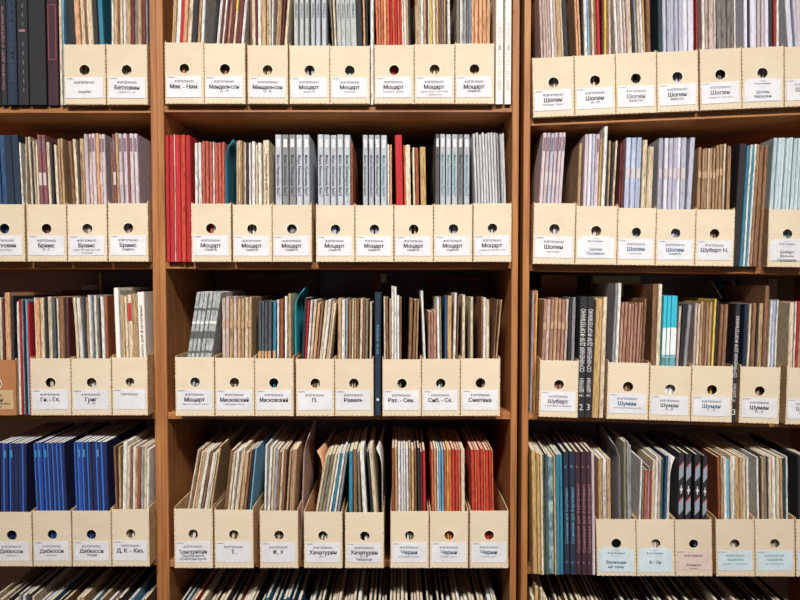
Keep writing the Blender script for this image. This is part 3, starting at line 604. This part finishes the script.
cell('right', 2, 208, 138, 1, '618.4~620.6:mr@142 620.8~623.4:mr@141 624~629:bw#peach 629.4~634.4:bw#peach 634.8~639.6:bw#peach 641~645.8:cr@141 646.2~652.6:cr@147', 2)
cell('right', 2, 209, 138, 0, '657.2~661.4:lv#peach 663~667:lw#peach 667.4~671.4:lv#peach 671.8~675.8:lv#peach 676.6~679.8:lw#peach 680.2~685.4:lv#peach 687~692:lv/3', 3)
cell('right', 2, 209, 148, 0, '697~700.4:kb#mid 700.8~703.4:kb#mid 703.8~706:kb#mid 706.3~708:cr 708.3~711.4:kb#mid 711.8~714.6:kb#mid 715~718:kb@146#mid 718.4~721.4:kb@145#mid 721.8~724:cr@144 726.6~730.4:kb@147', 4)
cell('right', 2, 210, 145, 3, '734.6~742:bk@144 742.4~745.4:tl 745.8~748:wh 748.3~750.4:tl 750.7~753:wh 753.3~756:kb 756.3~761:br 761.3~764.6:br', None, -.008, 'between fifth and sixth boxes', (734, 766))
cell('right', 2, 210, 138, 3, '769.4~773:pt 773.4~777:pt 777.4~781:pt 781.4~785:pt 785.4~789:pt 789.4~793:pt 793.4~797:pt 797.4~801:pt', 5)
# ---- third row
cell('left', 3, 359, 297, 0, '-14~-9:br -8~-4:cr -3~-.5:dk 0~2.6:cr@298 3~4.8:mr@298 5.2~10.8:sm@293 11.4~14:dk@296', 0)
cell('left', 3, 359, 300, -1, '17.3~19.8:wh@302 20~22.2:rd@301 22.4~24.2:gr@300 24.4~26.2:dk@300 26.4~28.6:lb@299 28.8~30.8:rd@302', None, -.012, 'between first and second boxes')
cell('left', 3, 358, 298, -1, '33~35:cr@298 36~40:sm@298 40.4~44.4:cr 45~48:dk 49~53:cr@297 53.4~56.4:gd 57.8~59.6:cr 60~65:br@298 65.4~66.8:dk 67~69.4:mr@298', 1)
cell('left', 3, 358, 298, -2, '73.8~77:cr/-5 77.4~81.2:wh/-4 82~85:dk@297 85.4~87.4:tn 87.8~90.8:wh@296 91.2~93.2:gr@296 93.6~96:wh@296 96.4~99:gn@299 100~101.6:dk 102~105.4:wh@296 105.8~108.4:rb@297', 2)
cell('left', 3, 358, 294, -3, '114.2~119:ww@288 119.4~121:gr@292 121.4~125.4:tn@294 125.8~128.2:cr@295 128.6~133.4:cr@296#redtop 133.8~140.4:tn@294 141~148:ww@292#script', 3)
cell('middle', 3, 357, 291, 16, '187~190.8:gw#grey3 191~194.8:gw#grey3 195~198.8:gw#grey3 199~202.8:gw#grey3 203~206.8:gw#grey3 207~211.2:gw#grey3', 0)
cell('middle', 3, 358, 298, 1, '222~225.4:pk#mid 225.8~229.2:pk#mid 229.6~233:tn#mid 233.4~236.8:pk#mid 237.2~240.6:tn#mid 241~244.2:tn#mid 244.6~247.8:cr#mid 248.2~251.6:tn#mid', 1)
cell('middle', 3, 358, 301, 1, '258~261:gd#foot 261.4~264.2:gd#foot 264.6~267.6:gd#foot 268~271.4:gd#foot 272.8~276:tl@301#foot 277~279:wh@300 280~283.2:rb@299 284.6~287.4:wh@297 287.8~291:tn@294', 2)
cell('middle', 3, 359, 300, 9, '298.6~301.6:dk@299/6 302.4~304.2:rd/6 304.8~307:wh@299/7 308~310.6:cr/8 311.6~314.4:sm@302/9 316~318.2:br@300/10 318.6~321.4:cr@301/11 321.8~325:wh@299/11 325.4~327.4:tn@301/12 328~330:cr@302/12', 3)
cell('middle', 3, 359, 299, 1, '337.6~341:tn@299 341.4~345:wh@299 345.4~347.8:gr 348.4~351.6:br 351.9~353.4:cr 354~356.2:tn@300 356.8~358.8:br 359.2~361.8:cr@299/2 362.2~364.8:br/1 365~367.6:gn/1 369.6~371.6:cr@302', 4)
cell('middle', 3, 359, 292.5, 0, '374.8~381:nv#nav', None, -.012, 'between fifth and sixth boxes')
cell('middle', 3, 359, 298, 0, '384.2~386:cr@298/-1 386.4~388.8:br/-1 389.4~391:tn 391.4~394:wh@286 394.2~396.8:wh@287 397.1~399.6:wh@296 400~401.6:br@297 408~411.6:br@299/3 412.4~415.4:br@299/3 415.8~417.6:kb@300/3', 5)
cell('middle', 3, 359, 298, 0, '423.4~426:wh@290/-4 426.4~428.8:pb@311 429.2~431.8:pb@311 432.2~435.6:pb@311 437~439.6:wh@297/-3 440~441.8:gn@298/-2 446.2~448.6:bl@296 449~453.6:ty@297 454~456.6:wh@293/2 456.9~458.4:br@296/3', 6)
cell('middle', 3, 359, 297, 0, '462.2~465.4:cr@296 470.4~473.4:cr@297 481.6~483:br@298 483.3~486.2:wh@298 491.2~494.8:cr@299 495.4~496.8:br@299/6 497~498.4:tn@299/8', 7)
cell('right', 3, 360, 291, 0, '530.6~534.6:gr@291 535~537.6:or@291 537.8~539.8:yl@292', None, .004, 'left of the boxes')
cell('right', 3, 360, 299, 2, '541~544.6:pb#mid 545~548.6:pk#mid 549~552.4:pb#mid 552.8~556:tn#mid 556.4~559.8:pb#mid 560.2~563.6:pb#mid 564~566.6:pk#mid 567.4~571:dk@298/0 571.4~574.8:gr@298/0', 0)
cell('right', 3, 362, 297, 0, '578.2~585.8:bk@297#sch2 586.1~593.2:bk@297#sch3 593.6~600.6:ty@299/1 601.2~605.8:cr@298/1', None, -.010, 'between first and second boxes')
cell('right', 3, 363, 303, 2, '612~614.6:gr@283 615~618.4:wh@283 619~622:pb 622.4~625.4:pb 625.8~628.8:pb 629.2~632.2:pb 632.6~635.6:pb 636.4~638.6:pb 639~641:pb 641.6~644:br@299', 1)
cell('right', 3, 366, 303, 1, '651~655.8:br@284/0 656.2~660.4:cr@284/0 661.4~665.2:cy@296/1#aqua 665.6~669.4:cy@296/1#aqua 669.8~673.4:cy@296/1#aqua 673.8~676.6:cy@296/1#aqua 677.2~679.8:pk@305/2 680.2~682.6:dk@305/3 683~687:gr@305/5', 2)
cell('right', 3, 366, 303, 1, '693~695.6:pk 696~698.6:cr 699~701.4:tn 701.8~704:br 704.4~707.2:kb 707.6~710.6:tn 711~713.4:yl@299/2 713.8~715.2:dk@300/2 718~721.4:br@305/2 722~726:br@304/2', 3)
cell('right', 3, 366, 304, 1, '732.6~737.6:bk@304#sch3', None, -.012, 'leaning between fourth and fifth boxes')
cell('right', 3, 367, 303, 1, '742.6~746.6:nv@304!b 747~749.6:cr 750~754.4:br@304 755~756.8:dk 757.2~761.8:tn 762.2~767:br@287 767.4~769.8:wh@300 770.2~773.4:bw@301 773.8~775.6:wh@301', 4)
cell('right', 3, 367, 302, 0, '788~793:cr@302 793.4~795:wh 795.4~797.4:rd 797.8~802:tn 803~808:dk', 5)
# ---- fourth row
cell('left', 4, 511, 443.5, 1, '-5~-1:db#blue -.4~3.2:db 3.6~8.2:db#blue 8.6~13:db#blue 13.4~17.6:db 18~22.2:db 22.6~26.8:db#bed', 0)
cell('left', 4, 511, 443, -3, '35~38.6:db#blue 39~43.2:bu#blue 43.6~48:db#blue 48.6~52.6:db#bed 53~57.2:db#bed 57.6~61.8:db#bed 62.2~66.4:db#bed', 1)
cell('left', 4, 511, 442, -2, '75~78.4:db#bed 78.8~83:bu#blue 83.4~87.8:db#blue 88.2~92.6:db#bed 93~97.2:db 97.6~102:db#blue 102.4~108.4:db#bed', 2)
cell('left', 4, 510, 448, 2, '114.4~116.2:br/-2 116.8~119:tn/0 119.4~123.6:wh@443/3 124~127.4:cr@446/3 127.8~129.6:br/3 130~133:wh/3 133.4~135.8:tn/3 136.2~139.4:rb 140~143:gr 143.4~146:cr@447 146.6~149.4:wh@449', 3)
cell('middle', 4, 509, 450, 16, '185~187:cr@449/20 187.4~189.4:br/18 189.8~191.6:cr/17 192~195.6:tn/16 196~199.4:wh@450/16 199.8~202:br/15 202.4~205.6:wh@452/14 206~208:cr@453/14 208.6~210.6:tn@446/14', 0)
cell('middle', 4, 510, 451, 12, '223~226.4:br/12 226.8~229.4:cr@452/12 230.2~233:wh@452/12 234.6~238.4:cr@447/13 239~243:tn@452/11 243.4~246:br@450/11 247~249:dk@449/10 249.4~251:lb@449/10', 1)
cell('middle', 4, 511, 449, 6, '263~265:wh@446/3 266~268.6:wh@448/5 269~271:cr/6 271.4~275:gr@450/6 275.4~278:br@451/6 278.4~281:cr/6 281.4~284:br/6 286~288:tn@450/7 289~294.6:kb@450/5', 2)
M44 = cell('middle', 4, 512, 453, 15, '314~316:cr@455/17 316.4~320:gn@454/16 320.4~323.8:gn/16 324.2~327:cr/15 328~330.4:wh@451/15 330.8~333:tl/14 333.4~335.6:wh@451/14 336~338.6:gr@451/13', 3, pad=(.0025, 0))
cell('middle', 4, 512, 451, -4, '349~353:tl@452/0 353.4~357.4:br@450/-1 358~360.4:gn/-4 361~365.6:wh@448/-9 371~373:dk/-7 373.4~377.4:cr@450/-8', 4)
cell('middle', 4, 511, 449, -1, '392.4~395:rb 395.4~398:tn@448 398.4~401:wh 401.4~403.6:lw!b 404~406:wh 406.6~409:wh@450 409.4~411.4:tn 411.8~414.6:ty@450 415~416.8:br 418~420.4:dk 420.8~422.8:mr@451 423.2~426:rd@451', 5)
cell('middle', 4, 511, 450, -1, '432~434:or 434.4~437:tn 437.4~439:wh 439.4~441.2:lb@451 442~444:lb 444.6~447:or 447.4~449:yl 449.4~452:or 452.4~455.4:ro 455.8~458.4:ro 458.8~460.8:or 461.4~465.4:cr', 6)
cell('middle', 4, 511, 450, -2, '472~475.4:ro 475.8~477.4:or 477.8~481:ro 481.4~484:ro 484.4~486:or 486.4~489.4:ro 489.8~492:ro 492.4~494:or', 7)
cell('right', 4, 520, 453, 1, '527~531.6:ty@452 532~535.6:ty@453 536.6~539.4:cr@454 540~542:dg@455 542.6~545.6:gd@455 547~552.6:mt@456 553~555:tn@456 555.4~559.2:tl@456 559.6~563:tl@456 564.4~569.6:n2@452#bluet 570~576:n2@452#bluet 576.4~581.6:mk@452#pinkt 582~587.4:mk@452#pinkt 587.8~593:mk@452#pinkt 593.4~596.2:ml@453', None, -.008, 'left of the boxes')
cell('right', 4, 520, 458, 1, '599~603:tn@458 603.4~607.2:wh@459#script 607.6~611.6:tn@459 625~628:gn@441/1 628.4~630.4:gr@443/1 630.8~633:gr@446/1', 0)
R42 = cell('right', 4, 520, 460, 3, '639~641:wh@461/5 641.4~643.4:gn@468 643.8~646.4:rk@470 646.8~648.8:gr@468 649.2~651.4:rd@470 652.4~655.4:cr@460 655.8~659:wh@458 659.4~661.6:pk@458 662.4~665.6:dg@458/4 666~668.6:bl@457/5 669~671.6:wh@457/5', 1, pad=(0, .0022))
cell('right', 4, 520, 454, 3, '678~683.6:bk@453#emblem 685~691:bk@454#emblem 694~700:bk@455#emblem 702~707:bk@456#emblem', 2)
cell('right', 4, 520, 457, 0, '718.4~721:rb 721.4~723.6:tn 724~727.4:wh@459 727.8~731:lb@459 731.6~733.6:cr 734~738:wh@458#script 738.4~742:ty 742.4~745.6:tn 746~749:cr 749.4~752:wh', 3)
cell('right', 4, 520, 457, 0, '757.4~759.6:wh 760~761.4:dk 761.8~764.6:tn@458 765~768:gn@457 768.4~769.8:dk 770.4~774:cr@456 774.4~778:wh 778.4~782:cr 782.4~785.4:tn 786~790:dt@459 790.4~792.4:wh', 4)
cell('right', 4, 520, 457, 0, '798.4~802:bk 802.4~806:pk 807~812:cr', 5)
# ---- bottom row: only heads show
STUFF = {'v': [], 'f': [], 'i': [], 'm': []}
def bottom(bay, spans):
    out = []
    for (a, b, codes, yt, ln) in spans:
        x = a
        while x < b:
            t = random.uniform(2.2, 4.2); out.append('%.1f~%.1f:%s@%.1f/%.1f' % (x, x + t, random.choice(codes), yt + random.uniform(-4, 8), ln)); x += t + random.choice((.3, .4, 1.5, 3.0))
    cell(bay, 5, 640, 600, 0, ' '.join(out), None, .010, 'below the boxes', None, STUFF)
bottom('left', [(-8, 32, ['wh', 'cr', 'gr', 'dk'], 598, 3), (34, 52, ['bl', 'tl', 'wh', 'cr'], 601, 5), (54, 142, ['wh', 'cr', 'lb', 'dk', 'br', 'tn'], 602, 4)])
bottom('middle', [(178, 262, ['wh', 'gr', 'cr', 'dk', 'lb', 'rd', 'dk'], 603, 4), (266, 304, ['bl', 'tl'], 599, 0), (306, 340, ['cr', 'wh', 'dk', 'gn'], 605, 2), (342, 498, ['wh', 'gr', 'cr', 'dk', 'dk', 'tn', 'gd'], 606, 0)])
bottom('right', [(531, 545, ['ty', 'cr'], 592, 0), (548, 600, ['gn', 'dk', 'dk', 'br'], 606, 0), (606, 690, ['dk', 'gd', 'tl', 'gd', 'br'], 609, 0), (695, 800, ['dk', 'gd', 'cr', 'gd'], 609, 0)])

me = bpy.data.meshes.new('row_of_scores'); me.from_pydata(STUFF['v'], [], STUFF['f'])
for m_ in STUFF['m']: me.materials.append(m_)
me.polygons.foreach_set('material_index', STUFF['i']); me.update()
o = link('row_of_scores', me); o['kind'] = 'stuff'; tag(o, 'heads of many thin scores crowding the bottom row, in shade', 'scores')

# ------------------------------------------------------------------ curled sheets standing up from the boxes
def curl_sheet(bay, row, x, ref, ytop, lean, code, cx, look, where, box=None, dp=.215, zc=.055, foot=None):
    rw = ROWS[bay, row]; v = (rw.over + BT + .016) if box is not None else -.004; w0 = BT if box is not None else 0
    m = lean / 100.0; u, wr = rw.p(x, ref, v)
    if foot: m = foot[1]; u = foot[0] + m * (wr - w0)
    h = rw.p(x + m * (ref - ytop), ytop, v)[1] - w0
    ny, nz, th = 7, 12, .0006; V, F = [], []
    for sd in (0, 1):
        for j in range(nz + 1):
            z = h * j / nz if j < 5 else h * .5 + (h * .5) * (j - 5) / (nz - 5)
            for i in range(ny + 1):
                y = dp * i / ny; q = max(0, (z - (h - zc)) / zc) * (1 - .75 * i / ny)
                V.append((cx * q * q + sd * th, y + abs(cx) * .4 * q * q, z - abs(cx) * .35 * q * q))
    W_ = ny + 1; N_ = W_ * (nz + 1)
    for j in range(nz):
        for i in range(ny):
            a = j * W_ + i; F += [(a, a + W_, a + W_ + 1, a + 1), (N_ + a, N_ + a + 1, N_ + a + W_ + 1, N_ + a + W_)]
    rim = [i for i in range(ny)] + [j * W_ + ny for j in range(nz)] + [nz * W_ + i for i in range(ny, 0, -1)] + [j * W_ for j in range(nz, 0, -1)]
    for k in range(len(rim)):
        a, b = rim[k], rim[(k + 1) % len(rim)]; F.append((a, b, N_ + b, N_ + a))
    me = bpy.data.meshes.new('loose_sheet'); me.from_pydata(V, [], F); me.update()
    for p in me.polygons: p.use_smooth = True
    o = link('loose_sheet', me, spm(code)); o.matrix_world = rw.m @ Matrix.Translation((u - m * (wr - w0), v, w0 + .0006)) @ Matrix.Rotation(math.atan(m), 4, 'Y')
    tag(o, '%s %s, %s, %s bookcase' % (look, where, ROWN[row], bay), 'loose sheet', 'loose curled sheets')
curl_sheet('middle', 2, 231.2 - 5.6, 204, 136, 0, 'tl', .018, 'teal sheet with a curled corner', 'in first box', 0)
curl_sheet('middle', 3, 295.0, 359, 286, 0, 'cy', .022, 'bright blue sheet bent to the right', 'between third and fourth boxes')
curl_sheet('middle', 4, 301.6, 511, 433, 4, 'pk', .012, 'pinkish sheet with a bent corner', 'between third and fourth boxes', None)
curl_sheet('middle', 4, 309.4, 512, 449, 3, 'sm', -.022, 'tan sheet with its corner curled left', 'in fourth box', 3, foot=(M44[0][0] - .0016, M44[0][1]))
curl_sheet('middle', 4, 382.0, 512, 447, 0, 'wh', -.014, 'white sheet with a torn curled top', 'in fifth box', 4)
curl_sheet('right', 4, 620.5, 520, 438, 1, 'gr', -.02, 'pale grey sheet with a bent corner', 'in first box', 0)
curl_sheet('right', 4, 671.0, 520, 456, 1, 'wh', .012, 'white sheet with a curled corner', 'in second box', 1, foot=(R42[-1][0] + R42[-1][2] * 1.01 + .0008, R42[-1][1]))

# ------------------------------------------------------------------ things pushed to the back of the third row
def back_thing(name, bay, row, x0, x1, ytop, v0, v1, m, label, cat, lid=None, w0=0.0):
    rw = ROWS[bay, row]; a = rw.p(x0, 290, v0)[0]; b = rw.p(x1, 290, v0)[0]; a = max(a, INNER[bay][0] + .002 + abs(rw.tilt) * .4); b = min(b, INNER[bay][1] - .002)
    h = min(rw.p(x0, ytop, v0)[1] - w0, headroom(bay, row, a) - w0, headroom(bay, row, b) - w0)
    r = empty(name, rw.at(a, v0, w0)); tag(r, label, cat); W = b - a; D = v1 - v0
    if lid:
        k = min(.045, h * .3)
        link('body', MB().box(.002, W - .002, .002, D - .002, 0, h - k * .4).mesh('body', [m], .001), None, r)
        mb = MB(); mb.box(0, W, 0, D, h - .002, h); mb.box(0, W, 0, .0018, h - k, h - .002); mb.box(0, W, D - .0018, D, h - k, h - .002); mb.box(0, .0018, .0018, D - .0018, h - k, h - .002); mb.box(W - .0018, W, .0018, D - .0018, h - k, h - .002)
        me = mb.mesh('lid', [lid]); bm = bmesh.new(); bm.from_mesh(me); bmesh.ops.remove_doubles(bm, verts=bm.verts[:], dist=1e-5); bm.to_mesh(me); bm.free()
        link('lid', me, None, r)
    else: link('board', MB().box(0, W, 0, D, 0, h).mesh('board', [m], .0008), None, r)
    return r, W, D, h
dkb = mat('dark_brown_board', (104, 74, 64), (120, 86, 72), (10, 10, 30), .8)
ctn = mat('carton_brown', (176, 118, 88), (190, 132, 100), (10, 10, 20), .8)
crm = mat('cream_board', (226, 206, 160), (234, 216, 174), (10, 10, 20), .8)
redw = mat('reddish_wood', (128, 66, 50), (150, 84, 62), (90, 90, 4), .6)
back_thing('storage_box', 'middle', 3, 222, 316, 270, .285, .385, dkb, 'dark brown storage box behind the scores, third row, middle bookcase', 'box', dkb)
r, W, D, h = back_thing('wooden_board', 'middle', 3, 373, 380.5, 268.5, .30, .33, redw, 'narrow reddish board standing behind the dark blue book', 'board')
link('paper_tag', MB().box(W + .0004, W + .0175, .0, .0008, h - .028, h - .003).mesh('paper_tag', [crm]), None, r)
rw = ROWS['middle', 3]; r = empty('wooden_easel', rw.at(rw.p(432, 290, .31)[0], .31, 0)); tag(r, 'small wooden easel with splayed legs at the back, middle bookcase', 'easel')
def bar(p0, p1, wd_, mt_, nm, root):
    p0, p1 = Vector(p0), Vector(p1); d = p1 - p0; M_ = Matrix.Translation(p0) @ d.to_track_quat('Z', 'X').to_matrix().to_4x4()
    link(nm, MB().box(-wd_ / 2, wd_ / 2, -wd_ / 2, wd_ / 2, 0, d.length).mesh(nm, [mt_], .001), None, root, M_)
e_ = headroom('middle', 3, 0) - .014
bar((-.03, 0, .004), (0, 0, e_), .012, redw, 'leg', r); bar((.06, .0, .004), (.012, 0, e_), .012, redw, 'leg', r); bar((.13, 0, .004), (.115, 0, e_), .012, redw, 'leg', r)
bar((-.02, -.013, e_ - .005), (.15, -.013, e_ - .005), .010, redw, 'crossbar', r)
back_thing('storage_box', 'right', 3, 541, 577, 268.5, .265, .375, ctn, 'light brown carton behind the scores, third row, right bookcase', 'box', ctn)
back_thing('document_folder', 'right', 3, 593, 640, 268.5, .27, .30, crm, 'cream folder standing behind the two black books, right bookcase', 'folder')
back_thing('document_folder', 'right', 3, 769, 777, 268.5, .379, .389, label_m, 'white folder standing at the back above the brown scores, right bookcase', 'folder')
r, W, D, h = back_thing('storage_box', 'left', 3, 62, 98, 290, .285, .385, dkb, 'low dark box behind the scores, third row, left bookcase', 'box', dkb)
rw = ROWS['left', 3]; a = rw.p(82, 287, .29)[0]; b = rw.p(97, 287, .29)[0]
t_ = empty('paper_stack', rw.at(a, .29, h)); tag(t_, 'small white stack of paper on the low dark box, left bookcase', 'paper')
link('sheets', MB().box(0, b - a, 0, .08, .0003, .014).mesh('sheets', [pages_w], .0005), None, t_); link('top_sheet', MB().box(-.004, b - a - .004, .002, .078, .0144, .0152).mesh('top_sheet', [label_m]), None, t_)
back_thing('wooden_board', 'left', 3, 99, 101.4, 268.5, .29, .31, crm, 'thin pale wooden strip at the back of the left bookcase', 'board')
lean_c = ['wh', 'tl', 'dk', 'wh', 'tl', 'wh', 'dk', 'wh']; rw = ROWS['right', 3]
for i, c in enumerate(lean_c[:5]):
    u, wq = rw.p(704 + i * 7, 270, .285); ang = -R(32); t = .0042; hh = (min(wq, headroom('right', 3, u)) - .012) / math.cos(ang)
    make_book(rw, u + math.tan(R(32)) * wq, .285, t * math.sin(R(32)) * 0, t, hh, .09, ang, c, '%s %s at the back leaning left, %s of its row, right bookcase' % (SP[c][0], THIN.get(c, 'music_booklet').replace('_', ' '), ORD[i]), 'booklet', 'leaning scores at the back of the third row')
# ------------------------------------------------------------------ wire H shape by the orange scores, standing in for a likely paper corner
rw = ROWS['middle', 4]; r = empty('paper_corner_standin', rw.at(rw.p(484, 511, .24)[0], .24, 0)); tag(r, 'pale blue H shape standing in for a paper corner, beside the orange scores, fourth row', 'paper corner')
wire = plain('pale_blue_wire', (186, 214, 226), .35, .5); zt = rw.p(500, 441, .24)[1]
link('base', MB().box(-.012, .012, -.02, .08, .0003, .0016).mesh('base', [wire], .0003), None, r)
bar((-.008, 0, .0016), (-.010, 0, zt), .003, wire, 'post', r); bar((.009, 0, .0016), (.008, 0, zt - .012), .003, wire, 'post', r)
bar((-.009, 0, zt - .016), (.008, 0, zt - .019), .003, wire, 'crossbar', r)
